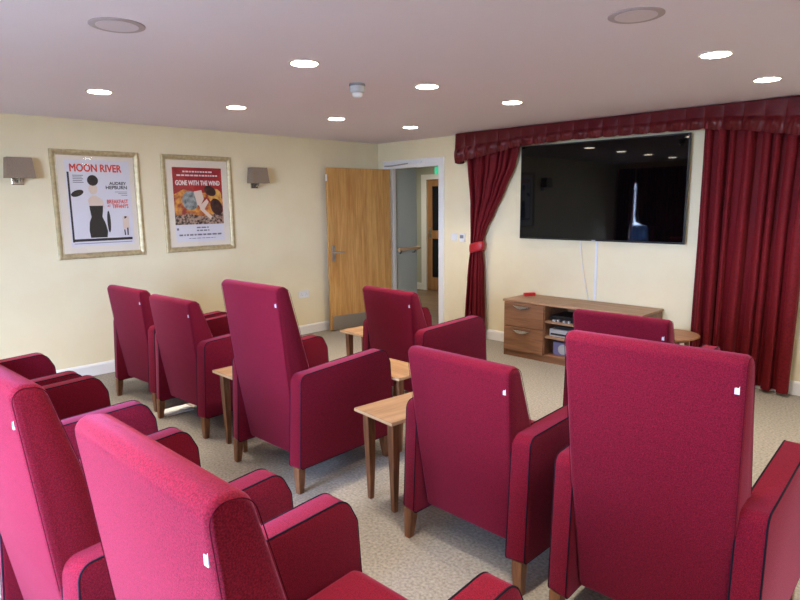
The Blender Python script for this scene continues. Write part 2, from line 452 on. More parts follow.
for p, x, y, t, lab in chairs:
    o = p if p.name not in used else copy_tree(p)
    used.add(p.name)
    o.location = (x,y,0); o.rotation_euler = (0,0,math.radians(t))
    tag(o, lab, 'armchair', G)
    if 'teal' in lab:
        for ch in C.objects:
            if ch.parent == o and ch.name.startswith('label_tag'):
                ch.data = ch.data.copy(); ch.data.materials[1] = M['teal']; ch['label'] = 'white tag with a teal mark'

# ------------------------------------------------------------------ side tables
def make_table(name):
    r = empty(name); w, dp = .315, .50
    bm = B(); box(bm, (0,0,.495), (w,dp,.515), .002, mi=0); obj('tabletop', bm, M['tablewood'], r)
    bm = B()
    box(bm, (-.0008,-.0008,.498), (w+.0008,.0,.512)); box(bm, (w,0,.498), (w+.0008,dp,.512)); box(bm, (-.0008,0,.498), (0,dp,.512)); box(bm, (-.0008,dp,.498),(w+.0008,dp+.0008,.512))
    obj('edge_band', bm, M['tabledge'], r)
    for sx in (0,1):
        for sy in (0,1):
            bm = B(); rings = []
            for z, h, k in ((.495,.0235,0),(.38,.0225,.001),(.2,.018,.002),(0,.0125,.002)):
                cx = (.054+k if sx == 0 else w-.054-k); cy = (.056+k if sy == 0 else dp-.056-k)
                rings.append([(cx-h,cy-h,z),(cx+h,cy-h,z),(cx+h,cy+h,z),(cx-h,cy+h,z)])
            loft(bm, rings); obj('leg', bm, M['leg'], r)
    return r
tb = make_table('side_table'); reg()
TG = 'small walnut side tables between the armchairs'
for i, (x, y, t, lab) in enumerate([
  (3.662,-3.661,-5,'nearest small walnut side table, beside the low-back armchair in full rear view'),
  (2.40,-3.81,0,'small walnut side table left of the tall dark armchair, mostly hidden behind it'),
  (2.05,-2.42,0,'small walnut side table at the left of the front-row armchair, near the oak door'),
  (3.455,-3.112,90,'small walnut side table beyond the arm of the tall dark armchair, behind the nearest table')]):
    o = tb if i == 0 else copy_tree(tb)
    o.location = (x,y,0); o.rotation_euler = (0,0,math.radians(t)); tag(o, lab, 'side table', TG)

# thin white slab on the carpet
bm = B(); box(bm, (-.07,-.11,0), (.07,.11,.014), .001); o = obj('white_slab', bm, M['plastic'], None, loc=(1.565,-3.70,0)); tag(o, 'flat white slab lying on the carpet under the chairs', 'board')

# round coffee table
r = empty('round_table', (4.165,-.64,0)); tag(r, 'round brown table between the cabinet and the right curtain', 'table')
bm = B(); lathe(bm, [(.20,.478),(.222,.498),(.228,.49),(.228,.498),(.224,.503),(0,.503)], n=48); obj('tabletop', bm, M['cabinet'], r, True)
for k in range(4):
    a = PI/4+k*PI/2; bm = B(); tube(bm, [(.14*math.cos(a),.14*math.sin(a),.48),(.175*math.cos(a),.175*math.sin(a),0)], [.02,.013], 12); obj('leg', bm, M['leg'], r, True)
bm = B(); lathe(bm, [(.15,.455),(.15,.479),(0,.479)], n=32); obj('apron', bm, M['cabinet'], r, True)

# ------------------------------------------------------------------ TV cabinet
X0, X1, YF, YK = 2.41, 3.86, -.49, -.03
r = empty('television_cabinet', ((X0+X1)/2,(YF+YK)/2,0)); tag(r, 'long low walnut television cabinet with drawers and open shelves', 'cabinet')
ox, oy = (X0+X1)/2, (YF+YK)/2
def lb(bm, a, b, bev=0, mi=0): box(bm, (a[0]-ox,a[1]-oy,a[2]), (b[0]-ox,b[1]-oy,b[2]), bev, mi=mi)
bm = B(); lb(bm, (X0-.012,YF-.015,.575), (X1+.012,YK,.597), .003); obj('worktop', bm, M['cabtop'], r)
bm = B()
xa, xb = 2.875, 3.375
lb(bm, (X0,YF,.0), (X0+.018,YK,.575)); lb(bm, (X1-.018,YF,.0), (X1,YK,.575))
lb(bm, (xa,YF,.06), (xa+.018,YK,.575)); lb(bm, (xb-.018,YF,.06), (xb,YK,.575))
lb(bm, (X0,YK-.01,.06), (X1,YK,.575)); lb(bm, (X0,YF+.01,.0), (X1,YF+.028,.06)); lb(bm, (X0,YF,.06), (X1,YK,.078))
obj('carcass', bm, M['cabinet'], r)
for z in (.245,.40):
    bm = B(); lb(bm, (xa+.018,YF+.01,z), (xb-.018,YK-.01,z+.022)); obj('shelf', bm, M['cabtop'], r)
for (a, b) in ((X0+.01,xa+.012),(xb-.012,X1-.01)):
    for z0, z1 in ((.068,.318),(.324,.570)):
        bm = B(); lb(bm, (a,YF-.018,z0), (b,YF,z1), .003); dr = obj('drawer', bm, M['cabinet'], r)
        bm = B(); cxm = (a+b)/2-.015; zt = z1-.022; hw = .105
        # cup handle: straight top edge, curved underside
        pts = []; n = 14
        top = [(-hw+2*hw*k/n, 0) for k in range(n+1)]
        bot = [(hw-2*hw*k/n, -.042*math.sin(PI*(.04+.92*k/n))**.8) for k in range(n+1)]
        outl = [(p[0]+cxm-ox, p[1]+zt) for p in top+bot]
        rings = []
        for (yy, s_) in ((YF-.018,1),(YF-.034,.96),(YF-.042,.82)):
            cz = zt-.015
            rings.append([(cxm-ox+(px-(cxm-ox))*s_, yy-oy, cz+(pz-cz)*s_) for px, pz in outl])
        loft(bm, rings); obj('handle', bm, M['chrome'], dr, True)
# equipment
def device(name, lab, cat, x, y, z, w, d_, h, m, extra):
    e = empty(name, (x,y,z)); tag(e, lab, cat)
    bm = B(); box(bm, (-w/2,-d_/2,0), (w/2,d_/2,h), .003); obj('casing', bm, m, e)
    extra(e, w, d_, h); return e
def ex_disc(e, w, d_, h):
    bm = B(); box(bm, (-w/2+.01,-d_/2-.003,h*.45), (w*.1,-d_/2,h*.75), .001); obj('disc_tray', bm, M['bezel'], e)
    bm = B(); box(bm, (w*.2,-d_/2-.003,h*.3), (w*.42,-d_/2,h*.7), .001); obj('display', bm, M['silver'], e)
device('disc_player', 'black disc player on the top shelf of the cabinet', 'disc player', 3.12,-.29,.422,.40,.28,.055, M['dark'], ex_disc)
for i, (dx, s) in enumerate(((-.13,.032),(-.085,.022),(-.02,.028),(.03,.02))):
    bm = B(); box(bm, (-s/2,-.012,0), (s/2,.012,.018+.004*(i%2)), .002); o = obj('small_gadget', bm, M['silver'], None, loc=(3.11+dx,-.452,.422))
    tag(o, ['largest grey gadget at the left front of the cabinet top shelf','tiny grey gadget second from the left on the cabinet top shelf','grey gadget third from the left on the cabinet top shelf','rightmost tiny grey gadget on the cabinet top shelf'][i], 'gadget', 'gadgets on the cabinet top shelf')
def ex_sil(e, w, d_, h):
    bm = B(); box(bm, (-w/2+.015,-d_/2-.003,h*.2), (w/2-.05,-d_/2,h*.45), .001); obj('front_panel', bm, M['dark'], e)
device('receiver', 'silver receiver on the middle shelf of the cabinet', 'receiver', 3.10,-.31,.267,.36,.26,.075, M['silver'], ex_sil)
bm = B(); box(bm, (-.15,-.11,0), (.15,.11,.03), .003); o = obj('black_player', bm, M['dark'], None, loc=(3.11,-.30,.342)); tag(o, 'thin black player lying on top of the silver receiver', 'player')
def ex_v(e, w, d_, h):
    bm = B(); lathe(bm, [(.05,0),(.05,.01),(.04,.014),(0,.014)], n=24)
    bmesh.ops.rotate(bm, verts=bm.verts[:], cent=(0,0,0), matrix=Matrix.Rotation(PI/2,3,'X')); bmesh.ops.translate(bm, verts=bm.verts[:], vec=(0,-d_/2,h*.5))
    obj('speaker_cone', bm, M['silver'], e, True)
device('violet_player', 'bluish violet player on the bottom shelf of the cabinet', 'player', 3.065,-.32,.078,.22,.2,.13, M['violet'], ex_v)
bm = B(); box(bm, (-.06,-.024,0), (.06,.024,.034), .003); o = obj('red_box', bm, M['redplastic'], None, loc=(2.50,-.16,.597)); o.rotation_euler = (0,0,.95)
tag(o, 'small red box on the left end of the television cabinet', 'box')

# ------------------------------------------------------------------ television
TX0, TX1, TZ0, TZ1 = 2.304, 4.032, 1.201, 2.173
r = empty('television', ((TX0+TX1)/2,-.0,TZ0)); tag(r, 'large wall-mounted flat black television above the cabinet', 'television')
hw = (TX1-TX0)/2; hh = TZ1-TZ0
bm = B(); box(bm, (-hw,-.078,0), (hw,-.045,hh), .004); box(bm, (-hw*.7,-.045,.08), (hw*.7,-.028,hh*.7), .004); obj('casing', bm, M['bezel'], r)
bm = B(); box(bm, (-hw+.012,-.0795,.018), (hw-.012,-.077,hh-.012)); obj('screen', bm, M['black'], r)
bm = B(); box(bm, (-.02,-.082,.004), (.02,-.078,.012), .001); obj('sensor', bm, M['silver'], r)
bm = B(); box(bm, (-.25,-.028,.2), (.25,-.002,.6)); obj('wall_bracket', bm, M['dark'], r)
bm = B(); box(bm, (-.012,-.012,0), (.012,0,.60), .002); o = obj('cable_trunking', bm, M['plastic'], None, loc=(3.17,0,.60)); tag(o, 'straight white cable trunking running up the wall to the television', 'cable trunking')
bm = B(); pts = []
for k in range(25):
    t = k/24; pts.append((2.99+.03*math.sin(t*2.6)+.10*t**2.2, -.012-.02*math.sin(PI*t), 1.215-.61*t))
tube(bm, pts, .0035, 8); o = obj('hanging_cable', bm, M['plastic'], None, True); tag(o, 'thin white cable hanging loose from the television to the cabinet', 'cable')

# ------------------------------------------------------------------ curtains and pelmet
def interp(tab, z):
    for (z0, v0), (z1, v1) in zip(tab[:-1], tab[1:]):
        if (z0-z)*(z1-z) <= 0:
            t = (z-z0)/(z1-z0) if z1 != z0 else 0; t = t*t*(3-2*t)*.35+t*.65; return v0+(v1-v0)*t
    return tab[-1][1] if abs(z-tab[-1][0]) < abs(z-tab[0][0]) else tab[0][1]
def curtain(name, zt, zb, lt, rt, y0, amp, folds, mat_, seed, nz=60, nu=220, parent=None, depth=.10, th=.004):
    rnd = random.Random(seed)
    ph = [rnd.uniform(0, 6.28) for _ in range(6)]
    fp = []; s = 0
    for k in range(folds): s += rnd.uniform(.65, 1.35); fp.append(s)
    def phase(u):
        x = u*folds; i = int(min(x, folds-1)); a = 0 if i == 0 else fp[i-1]; b = fp[i]; return (a+(b-a)*(x-i))/fp[-1]
    bm = B(); G_ = []
    for side in (0, 1):
        rows = []
        for j in range(nz+1):
            z = zt+(zb-zt)*j/nz; l = interp(lt, z); r_ = interp(rt, z); row = []
            A = amp(z)
            for i in range(nu+1):
                u = i/nu
                # non-uniform folds
                w = 2*PI*folds*u + 1.25*math.sin(2*PI*u*2.3+ph[0]) + .7*math.sin(2*PI*u*5.1+ph[1])+.25*math.sin(z*2.1+u*9+ph[4])
                c = math.cos(w); yy = A*(math.copysign(abs(c)**.75, c)) + A*.35*math.cos(.5*w+ph[2]) + A*.22*math.sin(2.0*w+ph[3]+z)
                xx = l+(r_-l)*u + A*.25*math.sin(2*w)
                row.append(bm.verts.new((xx, y0+yy+(th if side else 0), z)))
            rows.append(row)
        for a, b in zip(rows[:-1], rows[1:]):
            for i in range(nu): bm.faces.new((a[i],a[i+1],b[i+1],b[i]) if not side else (a[i+1],a[i],b[i],b[i+1]))
        G_.append(rows)
    F, K = G_
    for j in range(nz):
        for i in (0, nu): bm.faces.new((F[j][i],K[j][i],K[j+1][i],F[j+1][i]))
    for i in range(nu):
        for j in (0, nz): bm.faces.new((F[j][i],F[j][i+1],K[j][i+1],K[j][i]))
    return obj(name, bm, mat_, parent, True)
# left curtain, gathered by a tieback
r = empty('left_curtain', (0,0,0)); r.name = 'tied_curtain'; tag(r, 'narrow crimson curtain tied back left of the television', 'curtain')
lt = [(2.30,1.56),(2.02,1.60),(1.575,1.655),(1.30,1.655),(1.08,1.648),(.85,1.625),(.25,1.575),(.03,1.56)]
rt = [(2.30,2.31),(2.175,2.285),(1.98,2.235),(1.72,2.100),(1.45,1.955),(1.305,1.868),(1.15,1.812),(1.05,1.805),(.85,1.83),(.25,1.845),(.03,1.85)]
curtain('cloth', 2.30, .03, lt, rt, -.085, lambda z: .030 if z > 1.5 else (.015+.015*abs(z-1.1)/.4 if abs(z-1.1) < .4 else .026), 8, M['curtain'], 3, parent=r)
bm = B(); rings = []
N_ = 28
for k in range(N_+1):
    a = 2*PI*k/N_; cx, cy = 1.73, -.085; rx, ry = .098, .048
    sag = -.012*math.cos(a)
    rings.append([(cx+rx*math.cos(a)*s_, cy+ry*math.sin(a)*s_, 1.08+dz+.022*math.cos(a)) for s_, dz in ((1,-.055),(1.07,-.03),(1.09,0),(1.07,.03),(1,.055))])
R_ = [[bm.verts.new(p) for p in q] for q in rings[:-1]]
for i in range(N_):
    for j in range(4): bm.faces.new((R_[i][j],R_[(i+1)%N_][j],R_[(i+1)%N_][j+1],R_[i][j+1]))
o = obj('tieback', bm, M['satin'], r, True)
sm = o.modifiers.new('thick', 'SOLIDIFY'); sm.thickness = .004
# right curtain
r = empty('hanging_curtain'); tag(r, 'wide crimson full-length curtain hanging right of the television', 'curtain')
curtain('cloth', 2.30, .03, [(2.3,4.13),(2.17,4.13),(1.2,4.135),(.03,4.12)], [(2.3,5.0),(2.0,4.985),(1.2,4.95),(.03,4.93)], -.10,
        lambda z: .042+.010*(2.3-z)/2.3, 8, M['curtain'], 11, nu=330, parent=r)
# pelmet: pleated valance with a puffed lower edge and returned ends
r = empty('pelmet'); tag(r, 'long pleated dark red pelmet along the ceiling above the television', 'pelmet')
PX0, PX1, PY = 1.475, 5.20, -.165
def zb(x):
    tab = [(1.47,2.045),(1.9,2.11),(2.33,2.178),(2.9,2.198),(4.16,2.190),(4.5,2.15),(4.84,2.085),(5.2,2.045)]
    for (a, v), (b, w) in zip(tab[:-1], tab[1:]):
        if x <= b: return v+(w-v)*max(0,(x-a)/(b-a))
    return tab[-1][1]
rp = random.Random(5)
path = []
for k in range(13): path.append((PX0, -.004+(PY+.004)*k/12, -1, 0))
nx = 760
for k in range(1, nx+1): path.append((PX0+(PX1-PX0)*k/nx, PY, 0, -1))
for k in range(1, 13): path.append((PX1, PY-(PY+.004)*k/12, 1, 0))
s = 0; arc = [0]
for a, b in zip(path[:-1], path[1:]): s += math.hypot(b[0]-a[0], b[1]-a[1]); arc.append(s)
pl = .150
jit = [rp.uniform(-.018,.018) for _ in range(80)]; js = [rp.uniform(.6,1.25) for _ in range(80)]
NV = 26
bm = B(); rows2 = []
for (x, y, nx_, ny_), sv in zip(path, arc):
    i = int(sv/pl); f = (sv/pl)-i; ff = f+jit[i]*3*math.sin(PI*f)
    # pleat profile: broad convex face with a sharp valley
    P = math.sin(PI*f)**.55
    bz = zb(x); col = []
    for j in range(NV+1):
        v = j/NV; z = 2.368+(bz-2.368)*v
        flat = .004+.016*P*min(1,v*2.2)
        puff = .0
        if v > .52:
            t = (v-.52)/.48; pf = math.exp(-((f-.5)/.22)**2)
            puff = .040*js[i]*math.sin(PI*min(1,t*1.08))*(.35+.65*pf) + .008*math.sin(f*25+t*5)*t*.5
            if t > .85: puff *= 1
        zz = z - (.012*P*max(0,v-.85)/.15)
        d_ = flat+puff
        col.append(bm.verts.new((x+nx_*d_, y+ny_*d_, zz)))
    rows2.append(col)
for a, b in zip(rows2[:-1], rows2[1:]):
    for j in range(NV): bm.faces.new((a[j],b[j],b[j+1],a[j+1]))
o = obj('valance', bm, M['pelmet'], r, True)
sm = o.modifiers.new('thick', 'SOLIDIFY'); sm.thickness = .004; sm.offset = -1
bm = B(); box(bm, (PX0+.01,PY+.01,2.350), (PX1-.01,-.002,2.368)); obj('pelmet_board', bm, M['white'], r)

# ------------------------------------------------------------------ wall pictures
def text_bm(bm, s, x, z, w, h, y=0, ext=.0006, font_shear=0, mi=0, space=1.0, bold=0):
    """lettering filling a w x h box whose lower left corner is (x,z), facing -y"""
    cu = bpy.data.curves.new('txt', 'FONT'); cu.body = s; cu.extrude = 0; cu.space_character = space; cu.shear = font_shear; cu.offset = bold
    cu.resolution_u = 3
    o = bpy.data.objects.new('txt', cu); C.objects.link(o)
    dg = bpy.context.evaluated_depsgraph_get(); dg.update()
    me = bpy.data.meshes.new_from_object(o.evaluated_get(dg))
    vs = [v.co for v in me.vertices]
    a0 = min(v.x for v in vs); a1 = max(v.x for v in vs); b0 = min(v.y for v in vs); b1 = max(v.y for v in vs)
    e = h*.045
    for k, (sx, sz) in enumerate(((-e,0),(e,0),(0,e),(0,-e))):
        nv = [bm.verts.new((x+sx+(v.x-a0)/(a1-a0)*w, y-.00004*k, z+sz+(v.y-b0)/(b1-b0)*h)) for v in vs]
        for p in me.polygons:
            try: f = bm.faces.new([nv[i] for i in p.vertices]); f.material_index = mi
            except ValueError: pass
    bpy.data.objects.remove(o); bpy.data.curves.remove(cu); bpy.data.meshes.remove(me)
def flat(bm, pts, y=0, mi=0):
    vs = [bm.verts.new((p[0], y, p[1])) for p in pts]; f = bm.faces.new(vs); f.material_index = mi
def ell(bm, cx, cz, rx, rz, y, mi=0, n=28, rot=0):
    flat(bm, [(cx+rx*math.cos(2*PI*k/n)*math.cos(rot)-rz*math.sin(2*PI*k/n)*math.sin(rot), cz+rx*math.cos(2*PI*k/n)*math.sin(rot)+rz*math.sin(2*PI*k/n)*math.cos(rot)) for k in range(n)], y, mi)
def picture(y0, y1, z0, z1, py0, py1, pz0, pz1, lab):
    """local frame: +x runs along world +y, -y faces the room, z up"""
    r = empty('framed_poster', (0,(y0+y1)/2,z0), PI/2); tag(r, lab, 'picture', 'framed film posters on the left wall')
    w = (y1-y0)/2; h = z1-z0; fw = .050
    prof = [(0,0),(0,-.020),(.006,-.026),(.020,-.027),(.034,-.020),(.042,-.014),(.047,-.016),(.050,-.012),(.050,0)]
    bm = B(); rings = []
    for sx, sz in ((-1,0),(1,0),(1,1),(-1,1)):
        cx = sx*w; cz = sz*h; ix = -sx; iz = 1 if sz == 0 else -1
        rings.append([(cx+ix*a, b-.001, cz+iz*a) for a, b in prof])
    R = [[bm.verts.new(p) for p in q] for q in rings]
    for i in range(4):
        for j in range(len(prof)): 
            k = (j+1)%len(prof)
            bm.faces.new((R[i][j],R[(i+1)%4][j],R[(i+1)%4][k],R[i][k]))
    obj('frame', bm, M['gold'], r)
    bm = B(); box(bm, (-w+fw-.004,-.008,fw-.004), (w-fw+.004,-.002,h-fw+.004)); obj('mount_board', bm, M['mount'], r)
    bm = B(); cx = (y0+y1)/2; a, b = py0-cx, py1-cx; c, d_ = pz0-z0, pz1-z0
    box(bm, (a,-.0092,c), (b,-.0082,d_)); pr = obj('print', bm, M['paper'], r)
    bm = B(); quad(bm, [(-w+fw,-.0125,fw),(w-fw,-.0125,fw),(w-fw,-.0125,h-fw),(-w+fw,-.0125,h-fw)]); obj('glazing', bm, M['glass'], r)
    return r, pr, a, b, c, d_
def mk(a, b, c, d_):
    W = b-a; Hh = d_-c
    X = lambda u: a+u*W
    Z = lambda v: d_-v*Hh
    return W, Hh, X, Z
# poster one
r, pr, a, b, c, d_ = picture(-3.987,-3.208,1.12,2.104,-3.868,-3.302,1.232,2.018,'framed white poster headed MOON RIVER, nearest the left edge on the cream wall')
W, Hh, X, Z = mk(a,b,c,d_)
Y1, Y2, Y3 = -.0096, -.0100, -.0104
bm = B(); text_bm(bm, 'MOON RIVER', X(.07), Z(.135), W*.80, Hh*.085, Y2)
text_bm(bm, "BREAKFAST", X(.60), Z(.505), W*.34, Hh*.045, Y2); text_bm(bm, "AT", X(.60), Z(.545), W*.05, Hh*.025, Y2)
text_bm(bm, "TIFFANY'S", X(.68), Z(.560), W*.26, Hh*.045, Y2)
obj('red_lettering', bm, M['redink'], pr)
bm = B(); text_bm(bm, 'AUDREY', X(.66), Z(.285), W*.27, Hh*.035, Y2); text_bm(bm, 'HEPBURN', X(.60), Z(.335), W*.34, Hh*.038, Y2)
flat(bm, [(X(.02),Z(.14)),(X(.05),Z(.14)),(X(.05),Z(.95)),(X(.02),Z(.95))], Y2)
flat(bm, [(X(.03),Z(.915)),(X(.97),Z(.915)),(X(.97),Z(.945)),(X(.03),Z(.945))], Y2)
obj('black_lettering', bm, M['ink'], pr)
bm = B()
for k in range(5): flat(bm, [(X(.10),Z(.175+k*.02)),(X(.26-.02*(k%2)),Z(.175+k*.02)),(X(.26-.02*(k%2)),Z(.183+k*.02)),(X(.10),Z(.183+k*.02))], Y2)
for k in range(3): flat(bm, [(X(.74+.05*k),Z(.365+k*.02)),(X(.94),Z(.365+k*.02)),(X(.94),Z(.371+k*.02)),(X(.74+.05*k),Z(.371+k*.02))], Y2)
flat(bm, [(X(.04),Z(.965)),(X(.96),Z(.965)),(X(.96),Z(.972)),(X(.04),Z(.972))], Y2)
obj('fine_print', bm, M['greyink'], pr)
# plain abstract shapes in black and cream
bm = B()
hour = [(.30,.905),(.285,.82),(.30,.72),(.335,.66),(.32,.58),(.315,.53),(.53,.53),(.52,.60),(.505,.66),(.55,.74),(.575,.83),(.56,.905)]
flat(bm, [(X(u),Z(v)) for u, v in hour], Y2)
ell(bm, X(.40), Z(.235), W*.085, Hh*.062, Y2)
ell(bm, X(.15), Z(.385), W*.10, Hh*.035, Y2, rot=.35)
ell(bm, X(.605), Z(.72), W*.028, Hh*.13, Y2)
flat(bm, [(X(.84),Z(.82)),(X(.86),Z(.82)),(X(.865),Z(.89)),(X(.845),Z(.89))], Y2); flat(bm, [(X(.89),Z(.80)),(X(.915),Z(.80)),(X(.91),Z(.89)),(X(.89),Z(.89))], Y2)
flat(bm, [(X(.86),Z(.66)),(X(.90),Z(.66)),(X(.89),Z(.68)),(X(.86),Z(.69))], Y2)
obj('dark_artwork', bm, M['ink'], pr)
bm = B(); ell(bm, X(.395), Z(.335), W*.07, Hh*.062, Y1); flat(bm, [(X(.32),Z(.53)),(X(.30),Z(.46)),(X(.37),Z(.41)),(X(.43),Z(.41)),(X(.53),Z(.46)),(X(.56),Z(.57)),(X(.53),Z(.53))], Y1)
flat(bm, [(X(.83),Z(.66)),(X(.93),Z(.66)),(X(.93),Z(.81)),(X(.83),Z(.81))], Y1)
obj('pale_artwork', bm, M['skinink'], pr)
# poster two
r, pr, a, b, c, d_ = picture(-2.986,-2.212,1.12,2.104,-2.875,-2.330,1.218,1.981,'framed red and white poster titled GONE WITH THE WIND')
W, Hh, X, Z = mk(a,b,c,d_)
bm = B(); flat(bm, [(X(0),Z(0)),(X(1),Z(0)),(X(1),Z(.76)),(X(0),Z(.76))], Y1); obj('red_ground', bm, M['posterred'], pr)
Ya = Y1-.0003
bm = B(); flat(bm, [(X(0),Z(.36)),(X(.2),Z(.29)),(X(.5),Z(.34)),(X(.8),Z(.33)),(X(1),Z(.42)),(X(1),Z(.76)),(X(0),Z(.76))], Ya); obj('orange_artwork', bm, M['fire'], pr)
Yb = Ya-.0003
bm = B(); flat(bm, [(X(0),Z(.64)),(X(.3),Z(.62)),(X(.6),Z(.66)),(X(1),Z(.60)),(X(1),Z(.765)),(X(0),Z(.765))], Yb); obj('rubble_artwork', bm, M['rubble'], pr)
Yc = Yb-.0003
bm = B(); ell(bm, X(.33), Z(.44), W*.17, Hh*.13, Yc); obj('slate_artwork', bm, M['slate'], pr)
bm = B(); ell(bm, X(.84), Z(.38), W*.14, Hh*.10, Yc); obj('ochre_artwork', bm, M['ochre'], pr)
Yd = Yc-.0003
bm = B(); ell(bm, X(.74), Z(.31), W*.13, Hh*.065, Yd, rot=-.5); ell(bm, X(.86), Z(.53), W*.12, Hh*.12, Yd, rot=.4); obj('umber_artwork', bm, M['umber'], pr)
Ye = Yd-.0003
bm = B(); flat(bm, [(X(.40),Z(.32)),(X(.56),Z(.30)),(X(.60),Z(.42)),(X(.52),Z(.52)),(X(.46),Z(.50))], Ye)
flat(bm, [(X(.50),Z(.52)),(X(.66),Z(.42)),(X(.70),Z(.46)),(X(.60),Z(.56)),(X(.76),Z(.66)),(X(.72),Z(.70)),(X(.52),Z(.57))], Ye); obj('pale_artwork', bm, M['skinink'], pr)
bm = B(); text_bm(bm, 'GONE WITH THE WIND', X(.05), Z(.235), W*.90, Hh*.062, Ye)
for (u0, u1, v) in ((.20,.80,.045),(.08,.92,.095)):
    x = u0
    rr = random.Random(int(v*1000))
    while x < u1-.03:
        w_ = rr.uniform(.03,.09); flat(bm, [(X(x),Z(v)),(X(min(u1,x+w_)),Z(v)),(X(min(u1,x+w_)),Z(v+.02)),(X(x),Z(v+.02))], Ye); x += w_+.015
obj('white_lettering', bm, M['whiteink'], pr)
bm = B()
for (u0, u1, v, h_) in ((.42,.68,.80,.018),(.42,.68,.84,.018),(.06,.94,.895,.022),(.25,.80,.95,.008),(.02,.06,.81,.03)):
    x = u0; rr = random.Random(int(v*1000))
    while x < u1-.02:
        w_ = rr.uniform(.03,.1); flat(bm, [(X(x),Z(v)),(X(min(u1,x+w_)),Z(v)),(X(min(u1,x+w_)),Z(v+h_)),(X(x),Z(v+h_))], Ye); x += w_+.02
obj('fine_print', bm, M['greyink'], pr)

# ------------------------------------------------------------------ wall lights
def sconce(y, z, lab):
    e = empty('wall_light', (0,y,z)); tag(e, lab, 'wall light', 'taupe wall lights')
    bm = B()
    rings = []
    for zz, hy_, dx in ((0,.108,.155),(.17,.092,.140)):
        rings.append([(.035,-hy_,zz),(dx,-hy_,zz),(dx,hy_,zz),(.035,hy_,zz)])
    t = .004
    R = [[bm.verts.new(p) for p in q] for q in rings]
    for i in range(4): bm.faces.new((R[0][i],R[0][(i+1)%4],R[1][(i+1)%4],R[1][i]))
    s = obj('lamp_shade', bm, M['shade'], e); sm = s.modifiers.new('thick', 'SOLIDIFY'); sm.thickness = .004
    bm = B(); box(bm, (.0,-.045,-.055), (.012,.045,.10), .003); obj('backplate', bm, M['chrome'], e)
    bm = B(); tube(bm, [(.01,0,-.025),(.05,0,-.03),(.085,0,-.025),(.10,0,.0),(.10,0,.03)], .009, 10)
    lathe(bm, [(.028,-.002),(.03,.004),(.022,.02),(.015,.05),(0,.05)], (.10,0,0), 16); obj('lamp_arm', bm, M['chrome'], e, True)
    bm = B(); lathe(bm, [(.012,.05),(.025,.075),(.028,.095),(.018,.12),(0,.125)], (.10,0,0), 16); obj('bulb', bm, M['plastic'], e, True)
sconce(-4.248, 1.84, 'taupe box-shaded wall light at the left edge, left of the posters')
sconce(-1.925, 1.83, 'taupe box-shaded wall light right of the red poster')

# ------------------------------------------------------------------ small wall fittings
def plate(name, lab, cat, origin, wdt, hgt, dep, m, axis, extra=None):
    e = empty(name, origin, PI/2 if axis == 'x' else 0); tag(e, lab, cat)
    bm = B(); box(bm, (-wdt/2,-dep,-hgt/2), (wdt/2,0,hgt/2), .003); obj('faceplate', bm, m, e)
    if extra: extra(e, wdt, hgt, dep)
    return e
def rockers(n):
    def f(e, w_, h_, d_):
        for k in range(n):
            x = (k-(n-1)/2)*w_/n*.8; bm = B(); box(bm, (x-.012,-d_-.004,-.018), (x+.012,-d_,.018), .002); obj('rocker', bm, M['plastic'], e)
    return f
def sockets(e, w_, h_, d_):
    for k in (-1,1):
        bm = B()
        for (dx, dz, a_, b_) in ((0,.012,.004,.008),(-.011,-.008,.006,.004),(.011,-.008,.006,.004)):
            box(bm, (k*w_*.24+dx-a_/2,-d_-.0008,dz-b_/2-.004), (k*w_*.24+dx+a_/2,-d_+.001,dz+b_/2-.004))
        obj('socket_hole', bm, M['dark'], e)
        bm = B(); box(bm, (k*w_*.12-.006,-d_-.004,.010), (k*w_*.12+.006,-d_,.03), .001); obj('rocker', bm, M['plastic'], e)
plate('double_socket', 'white double socket low on the left wall beside the oak door', 'socket', (0,-1.30,.50), .15, .088, .010, M['plastic'], 'x', sockets)
plate('light_switch', 'white light switch between the doorway and the tied curtain', 'light switch', (1.322,0,1.182), .088, .088, .010, M['plastic'], 'y', rockers(1))
def thermo(e, w_, h_, d_):
    bm = B(); box(bm, (-.028,-d_-.001,-.01), (.028,-d_+.001,.03), .0005); obj('display', bm, M['greyplastic'], e)
plate('thermostat', 'small white thermostat beside the light switch, nearest the tied curtain', 'thermostat', (1.458,0,1.180), .082, .10, .028, M['plastic'], 'y', thermo)
plate('control_box', 'pale control box on the wall at the right edge, beyond the curtain', 'control box', (4.985,0,1.23), .09, .13, .03, M['plastic'], 'y', rockers(1))
bm = B(); box(bm, (-.02,-.03,-.012), (.02,0,.012), .003); o = obj('wall_hook', bm, M['dark'], None, loc=(4.955,0,1.10)); tag(o, 'small dark hook on the wall just below the control box', 'hook')

